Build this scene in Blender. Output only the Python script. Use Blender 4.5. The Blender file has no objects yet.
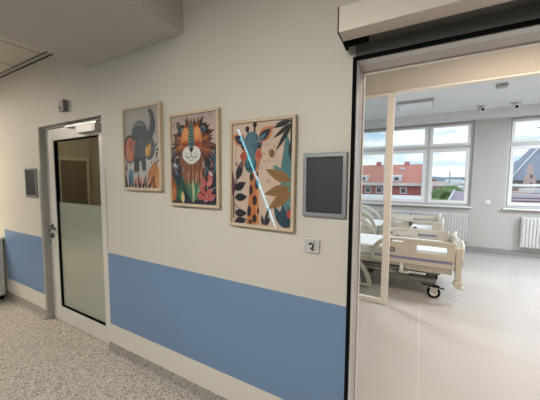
import bpy, bmesh, math, random
from mathutils import Vector, Matrix, noise
random.seed(7)
PI = math.pi
SC = bpy.context.scene
COL = SC.collection

# ------------------------------------------------------------------ camera
CAM_D, CAM_H = 1.3107, 1.5
yaw, pitch, roll, FPX = .5073, -.0725, .0057, 272.13
cd = bpy.data.cameras.new('camera')
cd.sensor_fit = 'HORIZONTAL'; cd.sensor_width = 36; cd.lens = FPX / 540 * 36
cd.clip_start = .05; cd.clip_end = 3000
cam = bpy.data.objects.new('camera', cd); COL.objects.link(cam)
fw = Vector((-math.sin(yaw) * math.cos(pitch), math.cos(yaw) * math.cos(pitch), math.sin(pitch)))
rt0 = Vector((math.cos(yaw), math.sin(yaw), 0)); up0 = rt0.cross(fw)
rt = math.cos(roll) * rt0 + math.sin(roll) * up0
up = -math.sin(roll) * rt0 + math.cos(roll) * up0
m = Matrix((rt, up, -fw)).transposed().to_4x4()
m.translation = (0, -CAM_D, CAM_H)
cam.matrix_world = m
SC.camera = cam

# ------------------------------------------------------------------ colour management
SC.view_settings.view_transform = 'Standard'
SC.view_settings.look = 'None'
SC.view_settings.exposure = 0.15
SC.view_settings.gamma = 1
SC.view_settings.use_curve_mapping = False
SC.cycles.use_denoising = True
SC.cycles.max_bounces = 10
SC.cycles.diffuse_bounces = 6
SC.cycles.transparent_max_bounces = 16
SC.cycles.sample_clamp_indirect = 6
SC.cycles.caustics_reflective = False
SC.cycles.caustics_refractive = False

# ------------------------------------------------------------------ sky
w = bpy.data.worlds.new('sky'); SC.world = w; w.use_nodes = True
nt = w.node_tree; N = nt.nodes; N.clear()
tc = N.new('ShaderNodeTexCoord'); mp = N.new('ShaderNodeMapping'); mp.inputs['Scale'].default_value = (2.2, 2.2, 11)
no = N.new('ShaderNodeTexNoise'); no.inputs['Scale'].default_value = 2.3; no.inputs['Detail'].default_value = 6; no.inputs['Roughness'].default_value = .55
cr = N.new('ShaderNodeValToRGB')
cr.color_ramp.elements[0].position = .38; cr.color_ramp.elements[0].color = (.50, .70, .92, 1)
cr.color_ramp.elements[1].position = .56; cr.color_ramp.elements[1].color = (1.0, 1.02, 1.05, 1)
bg = N.new('ShaderNodeBackground'); bg.inputs['Strength'].default_value = 1.15
ou = N.new('ShaderNodeOutputWorld')
nt.links.new(tc.outputs['Generated'], mp.inputs['Vector']); nt.links.new(mp.outputs['Vector'], no.inputs['Vector'])
nt.links.new(no.outputs['Fac'], cr.inputs['Fac']); nt.links.new(cr.outputs['Color'], bg.inputs['Color'])
nt.links.new(bg.outputs['Background'], ou.inputs['Surface'])

# ------------------------------------------------------------------ area lights (out-of-view ceiling lamps, added ones in the ward, and daylight openings)
def area(name, loc, rot, sx, sy, power, color, portal=False):
    l = bpy.data.lights.new(name, 'AREA'); l.shape = 'RECTANGLE'; l.size = sx; l.size_y = sy
    l.energy = power; l.color = color
    o = bpy.data.objects.new(name, l); COL.objects.link(o); o.location = loc; o.rotation_euler = rot
    if portal: l.cycles.is_portal = True
    return o
# daylight enters through the two windows of the ward
area('window_daylight', (-.3, 5.74, 1.85), (-PI/2, 0, 0), 2.4, 1.7, 1, (1, 1, 1), True)
area('window_daylight', (2.64, 5.74, 1.85), (-PI/2, 0, 0), 2.4, 1.7, 1, (1, 1, 1), True)
# ceiling lamps, all out of view; those in the ward are added fill
LAMPS = [  # x, y, z, sx, sy, watts, colour
    (-5.3, -1.5, 2.655, 1.2, .6, 72, (1, .87, .72)),     # corridor, far left
    (-.95, -2.1, 2.63, 1.2, .6, 60, (1, .96, .90)),        # corridor, over the pictures
    (.9, 1.15, 2.90, 1.2, .5, 30, (1, .82, .64)),        # lobby between corridor and ward
    (3.3, 4.0, 2.90, 1.2, .6, 120, (.80, .90, 1)),        # ward, right: added fill
    (-2.9, 3.9, 2.90, 1.2, .6, 100, (.80, .90, 1)),       # ward, left: added fill
    (1.9, 3.1, 2.90, 1.2, .3, 42, (.84, .92, 1)),  # ward, middle: a third added fill
]
for (x, y, z, sx, sy, p, c) in LAMPS:
    area('lamp_light', (x, y, z - .075), (0, 0, 0), sx * .92, sy * .88, p, c)

# unseen point fills added to brighten the upper corridor walls and the side room
def fill_point(loc, power, color, r):
    l = bpy.data.lights.new('fill_light', 'POINT'); l.energy = power; l.color = color; l.shadow_soft_size = r
    o = bpy.data.objects.new('fill_light', l); COL.objects.link(o); o.location = loc
fill_point((-.2, -2.3, 2.42), 22, (1, .95, .87), .15)
fill_point((-5.7, -1.9, 2.42), 22, (1, .88, .74), .15)
fill_point((-4.6, 1.0, 2.3), 34, (1, .88, .68), .1)

# ================================================================== helpers
def srgb(r, g, b):
    f = lambda v: (v / 255 / 12.92) if v / 255 <= .04045 else ((v / 255 + .055) / 1.055) ** 2.4
    return (f(r), f(g), f(b), 1)

def mat(name, col, rough=.6, metal=0, spec=.5, var=.04, vs=6, bump=0, bs=200, emit=None, es=1, coat=0):
    mt = bpy.data.materials.new(name); mt.use_nodes = True
    t = mt.node_tree; n = t.nodes; b = n['Principled BSDF']
    b.inputs['Roughness'].default_value = rough; b.inputs['Metallic'].default_value = metal
    b.inputs['Specular IOR Level'].default_value = spec
    if coat: b.inputs['Coat Weight'].default_value = coat; b.inputs['Coat Roughness'].default_value = .1
    c = n.new('ShaderNodeTexCoord'); z = n.new('ShaderNodeTexNoise'); z.inputs['Scale'].default_value = vs; z.inputs['Detail'].default_value = 4
    t.links.new(c.outputs['Object'], z.inputs['Vector'])
    mx = n.new('ShaderNodeMix'); mx.data_type = 'RGBA'
    mx.inputs[6].default_value = (col[0] * (1 - var), col[1] * (1 - var), col[2] * (1 - var), 1)
    mx.inputs[7].default_value = (min(1, col[0] * (1 + var)), min(1, col[1] * (1 + var)), min(1, col[2] * (1 + var)), 1)
    t.links.new(z.outputs['Fac'], mx.inputs[0]); t.links.new(mx.outputs[2], b.inputs['Base Color'])
    if bump:
        z2 = n.new('ShaderNodeTexNoise'); z2.inputs['Scale'].default_value = bs; t.links.new(c.outputs['Object'], z2.inputs['Vector'])
        bp = n.new('ShaderNodeBump'); bp.inputs['Strength'].default_value = bump; bp.inputs['Distance'].default_value = .002
        t.links.new(z2.outputs['Fac'], bp.inputs['Height']); t.links.new(bp.outputs['Normal'], b.inputs['Normal'])
    if emit:
        b.inputs['Emission Color'].default_value = emit; b.inputs['Emission Strength'].default_value = es
    return mt

def glass_mat(name, tint=(1, 1, 1, 1), gloss=.08, rough=.0):
    mt = bpy.data.materials.new(name); mt.use_nodes = True
    t = mt.node_tree; n = t.nodes; n.clear()
    tr = n.new('ShaderNodeBsdfTransparent'); tr.inputs[0].default_value = tint
    gl = n.new('ShaderNodeBsdfGlossy'); gl.inputs['Roughness'].default_value = rough
    lw = n.new('ShaderNodeFresnel'); lw.inputs['IOR'].default_value = 1.45
    ma = n.new('ShaderNodeMath'); ma.operation = 'MULTIPLY'; ma.inputs[1].default_value = gloss / .04
    mx = n.new('ShaderNodeMixShader'); o = n.new('ShaderNodeOutputMaterial')
    ge = n.new('ShaderNodeNewGeometry'); ib = n.new('ShaderNodeMath'); ib.operation = 'SUBTRACT'; ib.inputs[0].default_value = 1
    mb_ = n.new('ShaderNodeMath'); mb_.operation = 'MULTIPLY'; t.links.new(ge.outputs['Backfacing'], ib.inputs[1])
    t.links.new(lw.outputs[0], ma.inputs[0]); t.links.new(ma.outputs[0], mb_.inputs[0]); t.links.new(ib.outputs[0], mb_.inputs[1]); t.links.new(mb_.outputs[0], mx.inputs[0])
    t.links.new(tr.outputs[0], mx.inputs[1]); t.links.new(gl.outputs[0], mx.inputs[2]); t.links.new(mx.outputs[0], o.inputs[0])
    return mt

def speckle_mat(name, cols, scale=110, rough=.35):
    mt = bpy.data.materials.new(name); mt.use_nodes = True
    t = mt.node_tree; n = t.nodes; b = n['Principled BSDF']; b.inputs['Roughness'].default_value = rough
    c = n.new('ShaderNodeTexCoord')
    nz = n.new('ShaderNodeTexNoise'); nz.inputs['Scale'].default_value = 60
    t.links.new(c.outputs['Object'], nz.inputs['Vector'])
    ad = n.new('ShaderNodeMix'); ad.data_type = 'RGBA'; ad.blend_type = 'ADD'; ad.inputs[0].default_value = .02
    t.links.new(c.outputs['Object'], ad.inputs[6]); t.links.new(nz.outputs['Color'], ad.inputs[7])
    v = n.new('ShaderNodeTexVoronoi'); v.inputs['Scale'].default_value = scale
    t.links.new(ad.outputs[2], v.inputs['Vector'])
    sp = n.new('ShaderNodeSeparateColor'); t.links.new(v.outputs['Color'], sp.inputs[0])
    r = n.new('ShaderNodeValToRGB'); r.color_ramp.interpolation = 'CONSTANT'
    while len(r.color_ramp.elements) < len(cols): r.color_ramp.elements.new(.5)
    for e, (p, cc) in zip(r.color_ramp.elements, cols): e.position = p; e.color = cc
    t.links.new(sp.outputs[0], r.inputs[0]); t.links.new(r.outputs[0], b.inputs['Base Color'])
    return mt

class MB:
    """collects shapes into one mesh"""
    def __init__(s): s.b = bmesh.new(); s.mats = []
    def mi(s, m):
        if m is None: return 0
        if m not in s.mats: s.mats.append(m)
        return s.mats.index(m)
    def _fin(s, geo, m, M=None):
        if M is not None: bmesh.ops.transform(s.b, matrix=M, verts=[g for g in geo if isinstance(g, bmesh.types.BMVert)])
        i = s.mi(m); vs = set(g for g in geo if isinstance(g, bmesh.types.BMVert))
        for f in s.b.faces:
            if all(v in vs for v in f.verts): f.material_index = i
    def box(s, x0, x1, y0, y1, z0, z1, m=None, M=None):
        vs = [s.b.verts.new((x, y, z)) for x in (x0, x1) for y in (y0, y1) for z in (z0, z1)]
        i = s.mi(m)
        for q in ((0, 1, 3, 2), (4, 6, 7, 5), (0, 4, 5, 1), (2, 3, 7, 6), (0, 2, 6, 4), (1, 5, 7, 3)):
            f = s.b.faces.new([vs[k] for k in q]); f.material_index = i
        if M is not None:
            for v in vs: v.co = M @ v.co
        return s
    def poly(s, pts, m=None):
        f = s.b.faces.new([s.b.verts.new(p) for p in pts]); f.material_index = s.mi(m); return s
    def prism(s, pts, ax, a, b, m=None):
        """pts 2D outline extruded along axis ax ('x','y','z') from a to b"""
        def P(p, t):
            return {'x': (t, p[0], p[1]), 'y': (p[0], t, p[1]), 'z': (p[0], p[1], t)}[ax]
        A = [s.b.verts.new(P(p, a)) for p in pts]; B = [s.b.verts.new(P(p, b)) for p in pts]
        i = s.mi(m); n = len(pts); fs = [s.b.faces.new(A), s.b.faces.new(B[::-1])]
        for k in range(n): fs.append(s.b.faces.new((A[k], B[k], B[(k + 1) % n], A[(k + 1) % n])))
        for f in fs: f.material_index = i
        return s
    def cyl(s, p0, p1, r0, r1=None, m=None, seg=16):
        p0, p1 = Vector(p0), Vector(p1); r1 = r0 if r1 is None else r1
        d = p1 - p0; L = d.length
        M = Matrix.Translation((p0 + p1) / 2) @ d.to_track_quat('Z', 'Y').to_matrix().to_4x4()
        g = bmesh.ops.create_cone(s.b, cap_ends=True, segments=seg, radius1=r0, radius2=r1, depth=L, matrix=M)
        i = s.mi(m)
        for f in {f for v in g['verts'] for f in v.link_faces}: f.material_index = i; f.smooth = len(f.verts) == 4
        return s
    def tube(s, pts, r, m=None, seg=8):
        pts = [Vector(p) for p in pts]; rings = []; i = s.mi(m)
        for k, p in enumerate(pts):
            d = (pts[min(k + 1, len(pts) - 1)] - pts[max(k - 1, 0)]).normalized()
            q = d.to_track_quat('Z', 'Y')
            rings.append([s.b.verts.new(p + q @ Vector((r * math.cos(a), r * math.sin(a), 0))) for a in [2 * PI * j / seg for j in range(seg)]])
        for a, b in zip(rings, rings[1:]):
            for j in range(seg):
                f = s.b.faces.new((a[j], a[(j + 1) % seg], b[(j + 1) % seg], b[j])); f.material_index = i; f.smooth = True
        for rr in (rings[0][::-1], rings[-1]): s.b.faces.new(rr).material_index = i
        return s
    def ball(s, c, r, m=None, sc=(1, 1, 1), sub=2):
        g = bmesh.ops.create_icosphere(s.b, subdivisions=sub, radius=r, matrix=Matrix.Translation(c) @ Matrix.Diagonal((*sc, 1)))
        i = s.mi(m)
        for f in {f for v in g['verts'] for f in v.link_faces}: f.material_index = i; f.smooth = True
        return s
    def torus(s, c, R, r, ax='y', m=None, a0=0, a1=2 * PI, n=20):
        pts = []
        for k in range(n + 1):
            a = a0 + (a1 - a0) * k / n; u, v = R * math.cos(a), R * math.sin(a)
            pts.append(Vector(c) + Vector({'y': (u, 0, v), 'x': (0, u, v), 'z': (u, v, 0)}[ax]))
        return s.tube(pts, r, m, 8)
    def build(s, name, m=None, parent=None, bevel=0, loc=None, smooth=False):
        me = bpy.data.meshes.new(name)
        bmesh.ops.recalc_face_normals(s.b, faces=s.b.faces)
        s.b.to_mesh(me); s.b.free()
        if s.mats:
            for x in s.mats: me.materials.append(x)
        elif m: me.materials.append(m)
        if smooth:
            for p in me.polygons: p.use_smooth = True
        o = bpy.data.objects.new(name, me); COL.objects.link(o)
        if parent: o.parent = parent
        if loc: o.location = loc
        if bevel:
            md = o.modifiers.new('bevel', 'BEVEL'); md.width = bevel; md.segments = 2; md.limit_method = 'ANGLE'; md.angle_limit = .6
        return o

def panel(name, outer, holes, th, m, parent=None, bevel=.004, M=None):
    """flat plate with holes, outline in (x,z), thickness along y"""
    cu = bpy.data.curves.new('outline', 'CURVE'); cu.dimensions = '2D'; cu.fill_mode = 'BOTH'
    cu.extrude = th / 2 - bevel; cu.bevel_depth = bevel; cu.bevel_resolution = 1; cu.offset = -bevel
    for pts in [outer] + holes:
        sp = cu.splines.new('POLY'); sp.points.add(len(pts) - 1); sp.use_cyclic_u = True
        for p, q in zip(sp.points, pts): p.co = (q[0], q[1], 0, 1)
    tmp = bpy.data.objects.new('outline', cu); COL.objects.link(tmp)
    dg = bpy.context.evaluated_depsgraph_get()
    me = bpy.data.meshes.new_from_object(tmp.evaluated_get(dg)); bpy.data.objects.remove(tmp)
    me.transform(Matrix.Rotation(PI / 2, 4, 'X'))
    if M is not None: me.transform(M)
    me.name = name; me.materials.clear(); me.materials.append(m)
    o = bpy.data.objects.new(name, me); COL.objects.link(o)
    if parent: o.parent = parent
    return o

def rrect(x0, x1, z0, z1, r, n=4):
    out = []
    for cx, cz, a in ((x1 - r, z1 - r, 0), (x0 + r, z1 - r, 90), (x0 + r, z0 + r, 180), (x1 - r, z0 + r, 270)):
        for k in range(n + 1):
            t = math.radians(a + 90 * k / n); out.append((cx + r * math.cos(t), cz + r * math.sin(t)))
    return out

def thing(name, label, cat, loc=(0, 0, 0), rz=0, group=None):
    o = bpy.data.objects.new(name, None); COL.objects.link(o); o.empty_display_size = .1
    o.location = loc; o.rotation_euler = (0, 0, rz); o['label'] = label; o['category'] = cat
    if group: o['group'] = group
    return o
def tag(o, label, cat, group=None, kind=None):
    o['label'] = label; o['category'] = cat
    if group: o['group'] = group
    if kind: o['kind'] = kind
    return o
def struct(o, label=None):
    o['kind'] = 'structure'
    if label: o['label'] = label
    return o
def sthing(name, label, loc=(0, 0, 0)):
    o = bpy.data.objects.new(name, None); COL.objects.link(o); o.location = loc; o['kind'] = 'structure'; o['label'] = label
    return o

# ------------------------------------------------------------------ materials
M_wall = mat('cream_wall_paint', (.60, .575, .51), .55, var=.015, vs=3, bump=.15, bs=350)
M_blue = mat('blue_wall_guard', (.155, .255, .42), .42, var=.02, vs=4)
M_low = mat('cream_wall_guard', (.68, .655, .59), .42, var=.015)
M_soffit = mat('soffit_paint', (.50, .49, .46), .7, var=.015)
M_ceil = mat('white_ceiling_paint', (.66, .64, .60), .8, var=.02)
M_tile = mat('mineral_ceiling_tile', (.62, .58, .52), .9, var=.05, vs=120)
M_grid = mat('ceiling_grid_metal', (.5, .48, .45), .5, var=.01)
M_gridgap = mat('ceiling_grid_shadow_gap', (.06, .055, .05), .8)
M_terr = speckle_mat('speckled_vinyl_floor', [(0, srgb(82, 76, 74)), (.09, srgb(146, 138, 131)), (.25, srgb(184, 176, 166)), (.45, srgb(198, 190, 179)), (.72, srgb(208, 200, 189)), (.93, srgb(160, 148, 137))], 150, .42)
M_cove = speckle_mat('speckled_vinyl_coving', [(0, srgb(95, 92, 90)), (.12, srgb(138, 134, 129)), (.35, srgb(165, 160, 152)), (.6, srgb(178, 173, 164)), (.85, srgb(150, 145, 138)), (.95, srgb(186, 182, 172))], 150, .45)
M_vinyl = mat('ward_vinyl_floor', (.50, .46, .43), .25, var=.07, vs=2.2, spec=.8, bump=.03, bs=60)
M_seam = mat('vinyl_weld_seam', (.62, .58, .52), .4)
M_rwall = mat('grey_ward_wall_paint', (.42, .41, .39), .6, var=.015)
M_rceil = mat('ward_ceiling_paint', (.70, .72, .74), .8, var=.01)
M_beam = mat('ward_bulkhead_paint', (.62, .63, .65), .8, var=.01)
M_lintel = mat('beige_lintel_paint', (.58, .54, .49), .6, var=.015)
M_skirt = mat('grey_vinyl_skirting', (.24, .235, .23), .5, var=.03)
M_alu = mat('satin_aluminium', (.55, .54, .53), .35, metal=.3, var=.03, vs=20)
M_alu_d = mat('brushed_aluminium_reveal', (.46, .43, .41), .4, metal=.2, var=.03, vs=20)
M_whitem = mat('white_lacquered_metal', (.66, .64, .60), .35, var=.01)
M_snap = mat('grey_anodised_frame', (.30, .315, .325), .35, metal=.4, var=.02)
M_black = mat('black_rubber', (.004, .004, .004), .9, spec=.1, var=.05)
M_dark = mat('dark_grey_metal', (.10, .10, .095), .45, metal=.3, var=.05)
M_upvc = mat('grey_window_plastic', (.50, .50, .50), .4, var=.01)
M_upvc_w = mat('white_window_plastic', (.72, .72, .72), .35, var=.01)
M_frame_cream = mat('cream_lacquered_frame', (.82, .78, .72), .4, var=.01)
M_rad = mat('radiator_enamel', (.55, .55, .54), .4, var=.01)
M_glass = glass_mat('window_glass', (.96, .98, .98, 1), .04)
M_glass_p = glass_mat('partition_glass', (.90, .92, .91, 1), .05)
M_glass_d = glass_mat('door_glass', (.86, .86, .83, 1), .05)
M_glass_a = glass_mat('picture_glass', (.97, .98, .98, 1), .055)
M_oak = mat('pale_oak_wood', (.56, .445, .32), .5, var=.14, vs=40)
M_char = mat('charcoal_sheet', (.028, .031, .036), .55, var=.06, vs=3)
M_steel = mat('satin_steel', (.17, .17, .165), .35, metal=.6)
M_bed = mat('bed_cream_plastic', (.58, .535, .45), .42, var=.03, vs=5)
M_bed_w = mat('bed_white_plastic', (.80, .79, .75), .35, var=.02)
M_bed_b = mat('bed_blue_stripe', (.22, .22, .36), .5)
M_bed_g = mat('bed_grey_metal', (.20, .20, .185), .5, metal=.2, var=.15, vs=12)
M_bed_lg = mat('bed_light_grey_metal', (.40, .39, .36), .45, metal=.2, var=.08, vs=12)
M_sheet = mat('white_mattress_cover', (.80, .82, .84), .7, var=.08, vs=18, bump=.5, bs=30)
M_wheel = mat('grey_wheel_hub', (.50, .48, .45), .5)

# ================================================================== STRUCTURE: corridor
WT = .17                       # thickness of the corridor wall
DX0, DX1, DZ = -3.445, -2.315, 2.024     # small door opening
OX0, OX1, OZ = -.285, 1.25, 2.05         # wide opening to the ward
mb = MB()
mb.box(-10.5, DX0, 0, WT, 0, 2.95); mb.box(DX0, DX1, 0, WT, DZ, 2.95); mb.box(DX1, OX0, 0, WT, 0, 2.95)
mb.box(OX0, OX1, 0, WT, OZ, 2.95); mb.box(OX1, 3.2, 0, WT, 0, 2.95)
struct(mb.build('wall_front', M_wall), 'cream painted corridor wall')
BX = -4.46
mb = MB().box(BX, DX0 - .008, -.003, -.0002, .267, .884)
struct(mb.build('trim_1', M_blue), 'blue wall guard band left of the glazed door')
mb = MB().box(DX1 + .03, OX0 - .012, -.003, -.0002, .267, .884)
struct(mb.build('trim_2', M_blue), 'blue wall guard band under the animal pictures')
for n, (a, b) in enumerate(((BX, DX0 - .008), (DX1 + .03, OX0 - .012))):
    struct(MB().box(a, b, -.003, -.0002, .10, .266).build('trim_%d' % (3 + n), M_low), 'cream wall guard strip below the blue band')
# coved speckled vinyl skirting
def cove(name, x0, x1):
    prof = [(-.0002, .101), (-.004, .10)] + [(-.006 - .03 * (1 - math.cos(t)), .034 - .034 * math.sin(t)) for t in [PI / 2 * k / 6 for k in range(7)]] + [(-.0002, 0)]
    o = MB().prism([(y, z) for y, z in prof], 'x', x0, x1).build(name, M_cove)
    return struct(o, 'speckled vinyl coving at the foot of the corridor wall')
cove('baseboard_left', -10.5, DX0 - .001); cove('baseboard_right', DX1 + .001, OX0 - .012)
b = MB().box(DX0 + .0182, DX0 + .0205, .002, .045, .0005, .10); struct(b.build('baseboard_jamb', M_cove), 'speckled coving returned into the door reveal')
# floor, soffit, ceilings, other walls
struct(MB().box(-10.5, 3.2, -2.8, .05, -.05, 0).build('floor', M_terr), 'speckled beige vinyl corridor floor')
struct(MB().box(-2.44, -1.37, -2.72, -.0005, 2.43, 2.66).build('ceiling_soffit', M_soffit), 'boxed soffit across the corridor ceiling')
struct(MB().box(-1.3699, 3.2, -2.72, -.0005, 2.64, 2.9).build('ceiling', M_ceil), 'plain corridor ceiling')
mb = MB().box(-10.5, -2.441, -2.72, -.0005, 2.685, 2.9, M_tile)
for k in range(14):
    x = -3.81 + .6 * (k - 11)
    if x < -2.5: mb.box(x - .004, x + .004, -2.7, -.03, 2.683, 2.685, M_gridgap)
for k in range(5):
    y = -.6 * k - .03
    mb.box(-10.5, -2.441, y - .004, y + .004, 2.682, 2.685, M_gridgap)
mb.box(-10.5, -2.441, -.026, -.0006, 2.668, 2.6845, M_grid); mb.box(-10.5, -2.441, -.0056, -.0006, 2.655, 2.668, M_gridgap)
struct(mb.build('ceiling_tiles'), 'suspended tile ceiling over the far corridor')
mb = MB()   # opposite wall with a door opening seen mirrored in the glazed door
mb.box(-10.5, -9.5, -2.85, -2.72, 0, 2.95); mb.box(-9.5, -8.5, -2.85, -2.72, 2.05, 2.95); mb.box(-8.5, 3.2, -2.85, -2.72, 0, 2.95)
mb.box(-9.5, -8.5, -2.85, -2.80, 0, 2.05, M_dark)
struct(mb.build('wall_back', M_wall), 'cream corridor wall opposite the pictures')
struct(MB().box(-10.6, -10.5, -2.85, .17, 0, 2.95).build('wall_left', M_wall), 'end wall of the corridor')
struct(MB().box(3.2, 3.3, -2.85, .17, 0, 2.95).build('wall_right', M_wall), 'near end wall of the corridor')

# ------------------------------------------------------------------ small side room behind the glazed door
mb = MB()
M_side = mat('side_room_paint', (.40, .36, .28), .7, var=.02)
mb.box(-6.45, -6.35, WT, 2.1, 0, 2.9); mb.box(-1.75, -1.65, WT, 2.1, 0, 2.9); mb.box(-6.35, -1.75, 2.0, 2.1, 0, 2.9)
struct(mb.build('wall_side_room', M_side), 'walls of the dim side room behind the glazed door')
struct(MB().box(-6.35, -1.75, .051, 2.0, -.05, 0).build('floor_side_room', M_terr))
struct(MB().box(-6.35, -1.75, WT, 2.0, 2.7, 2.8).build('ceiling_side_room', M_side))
sd = sthing('door_2', 'closed brown door at the far end of the side room', (-6.35, 1.67, 0))
M_brown = mat('dark_brown_door', (.15, .13, .09), .5)
MB().box(.001, .035, -.24, .24, 0, 1.88).build('door_panel', M_brown, sd, .002)
mb = MB(); mb.box(.001, .05, -.29, -.245, 0, 1.95); mb.box(.001, .05, .245, .29, 0, 1.95); mb.box(.001, .05, -.245, .245, 1.885, 1.95)
mb.build('door_frame', mat('side_room_door_frame', (.50, .46, .38), .5), sd, .002)

# ------------------------------------------------------------------ glazed door in the corridor wall
d1 = sthing('door_1', 'white metal door with tall glass pane, frosted in its lower half', (0, 0, 0))
mb = MB()
mb.box(DX0, DX0 + .018, .001, WT - .01, 0, DZ); mb.box(DX1 - .045, DX1, .03, WT - .01, 0, DZ); mb.box(DX0 + .018, DX1 - .045, .036, WT - .01, DZ - .022, DZ)
mb.build('door_frame', mat('grey_door_frame', (.34, .325, .30), .45), d1, .002)
LX0, LX1, LY0, LY1, LZ = -3.424, -2.362, .050, .095, 1.998
GX0, GX1, GZ0, GZ1 = -3.262, -2.455, .165, 1.885
mb = MB()
mb.box(LX0, GX0, LY0, LY1, .006, LZ); mb.box(GX1, LX1, LY0, LY1, .006, LZ); mb.box(GX0, GX1, LY0, LY1, .006, GZ0); mb.box(GX0, GX1, LY0, LY1, GZ1, LZ)
leaf = mb.build('door_leaf', M_whitem, d1, .002)
mb = MB(); g = .010
mb.box(GX0, GX0 + .010, LY0 + .006, LY1 - .006, GZ0, GZ1); mb.box(GX1 - g, GX1, LY0 + .006, LY1 - .006, GZ0, GZ1)
mb.box(GX0 + .010, GX1 - g, LY0 + .006, LY1 - .006, GZ0, GZ0 + g); mb.box(GX0 + .010, GX1 - g, LY0 + .006, LY1 - .006, GZ1 - g, GZ1)
mb.build('glazing_gasket', M_black, leaf)
pane = MB().box(GX0 + .010, GX1 - g, .068, .074, GZ0 + g, GZ1 - g).build('glass_pane', M_glass_d, leaf)
M_frost = mat('frosted_film', (.74, .79, .75), .25, var=.02, spec=.7)
film = MB().box(GX0 + .010, GX1 - g, .0755, .0762, GZ0 + g, 1.262).build('frosted_film', M_frost, leaf)
film['label'] = 'greenish grey frosted film on the lower pane'
# handle and lock
hd = MB(); hd.cyl((-3.352, .050, 1.005), (-3.352, .040, 1.005), .026, m=M_steel); hd.cyl((-3.352, .040, 1.005), (-3.352, -.005, 1.005), .010, m=M_steel)
hd.tube([(-3.365, -.002, 1.005), (-3.33, -.010, 1.005), (-3.20, -.010, 1.005), (-3.175, -.004, 1.004)], .011, M_steel)
hd.build('door_handle', None, leaf)
lk = MB(); lk.cyl((-3.352, .050, .915), (-3.352, .038, .915), .026, m=M_steel); lk.box(-3.36, -3.344, .02, .038, .89, .93, M_dark)
lk.build('lock_cylinder', None, leaf)
M_keyb = mat('blue_key_tag', (.10, .22, .30), .5)
kt = tag(MB().torus((-3.352, .015, .895), .012, .002, 'y', M_steel).box(-3.375, -3.353, .010, .018, .84, .885, M_keyb).box(-3.35, -3.34, .012, .016, .85, .885, M_steel).build('key_ring'), 'keys with a blue tag hanging from the glazed door lock', 'keys')
# closer
cl = thing('door_closer', 'white slide-arm door closer on top of the glazed door', 'door closer', (0, 0, 0))
MB().box(-2.70, -2.43, -.01, .0495, 1.905, 1.972).build('housing', M_whitem, cl, .004)
MB().box(-2.95, -2.43, .02, .0495, 1.980, 1.996).build('slide_rail', M_alu, cl, .001)
MB().box(-2.90, -2.50, .012, .024, 1.974, 1.981, M_dark).build('arm', None, cl)
MB().box(-2.429, -2.40, -.008, .0495, 1.908, 1.970).build('end_cap', M_alu_d, cl, .003)  # right side face of the housing, set in a darker grey
for sx, (cx, lab) in enumerate(((DX0, 'left'), (DX1, 'right'))):
    s = -1 if sx == 0 else 1
    mb = MB(); mb.box(min(cx, cx + s * .03), max(cx, cx + s * .03), -.004, -.0032, .104, 1.577); mb.box(min(cx, cx - s * .0015), max(cx, cx - s * .0015), -.004, .04, .104, 1.577)
    tag(mb.build('corner_guard', M_whitem if sx else M_alu_d, bevel=.0005), 'slim pale corner guard strip on the %s edge of the glazed door opening' % lab, 'corner guard')

# ------------------------------------------------------------------ wide opening: aluminium frame with black seal
fr = sthing('door_3', 'wide sliding door opening lined with aluminium and a black seal', (0, 0, 0))
def ushape(name, x0, x1, zt, wd, y0, y1, m, bev=.002):
    mb = MB(); mb.box(x0, x0 + wd, y0, y1, 0, zt); mb.box(x1 - wd, x1, y0, y1, 0, zt); mb.box(x0 + wd, x1 - wd, y0, y1, zt - wd, zt)
    return mb.build(name, m, fr, bev)
ushape('black_seal', OX0 - .006, OX1 + .006, OZ + .006, .012, -.010, .0, M_black)
ushape('outer_lip', OX0 - .0115, OX1 + .0115, OZ + .0115, .0055, -.008, 0, M_black)
ushape('frame_profile', OX0 + .001, OX1 - .001, OZ - .001, .008, .001, .05, M_alu)
ushape('frame_lining', OX0 + .001, OX1 - .001, OZ - .001, .006, .050, WT - .02, M_alu_d)
ushape('frame_edge', OX0 + .001, OX1 - .001, OZ - .001, .012, WT - .019, WT + .008, M_frame_cream, .002)

# sliding door operator box above the opening
ob = thing('sliding_door_operator', 'long beige operator box above the wide sliding doorway', 'door operator', (0, 0, 0))
mb = MB()
prof = [(-.175, 2.098), (-.175, 2.195), (-.002, 2.215), (-.002, 2.205), (-.169, 2.187), (-.169, 2.101), (-.10, 2.101), (-.10, 2.095)]
M_op = mat('beige_anodised_cover', (.60, .53, .47), .4, metal=.15, var=.015)
M_opd = mat('track_rail_shade', (.12, .12, .115), .5, metal=.1)
MB().prism([(-.175, 2.098), (-.175, 2.195), (-.002, 2.215), (-.002, 2.208), (-.170, 2.188), (-.170, 2.103), (-.10, 2.103), (-.10, 2.095)], 'x', -.318, 2.6).build('cover', M_op, ob)
MB().prism([(-.177, 2.096), (-.177, 2.197), (-.002, 2.217), (-.002, 2.10), (-.03, 2.085), (-.10, 2.093)], 'x', -.3225, -.3182).build('end_cap', M_black, ob)
MB().box(-.315, 2.6, -.088, -.001, 2.112, 2.18).build('track_rail', M_opd, ob)  # rail coloured dark to paint in the shade inside the hollow cover
MB().box(-.31, -.22, -.085, -.06, 2.085, 2.112).build('end_bracket', M_black, ob)
struct(MB().box(-.285, 2.6, -.006, -.0002, 2.060, 2.111).build('trim_5', mat('wall_shade_strip', (.15, .15, .145), .6)), 'dark strip painting in the shade between doorway seal and operator box')  # paints the operator box's shadow onto the wall strip below it

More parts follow.
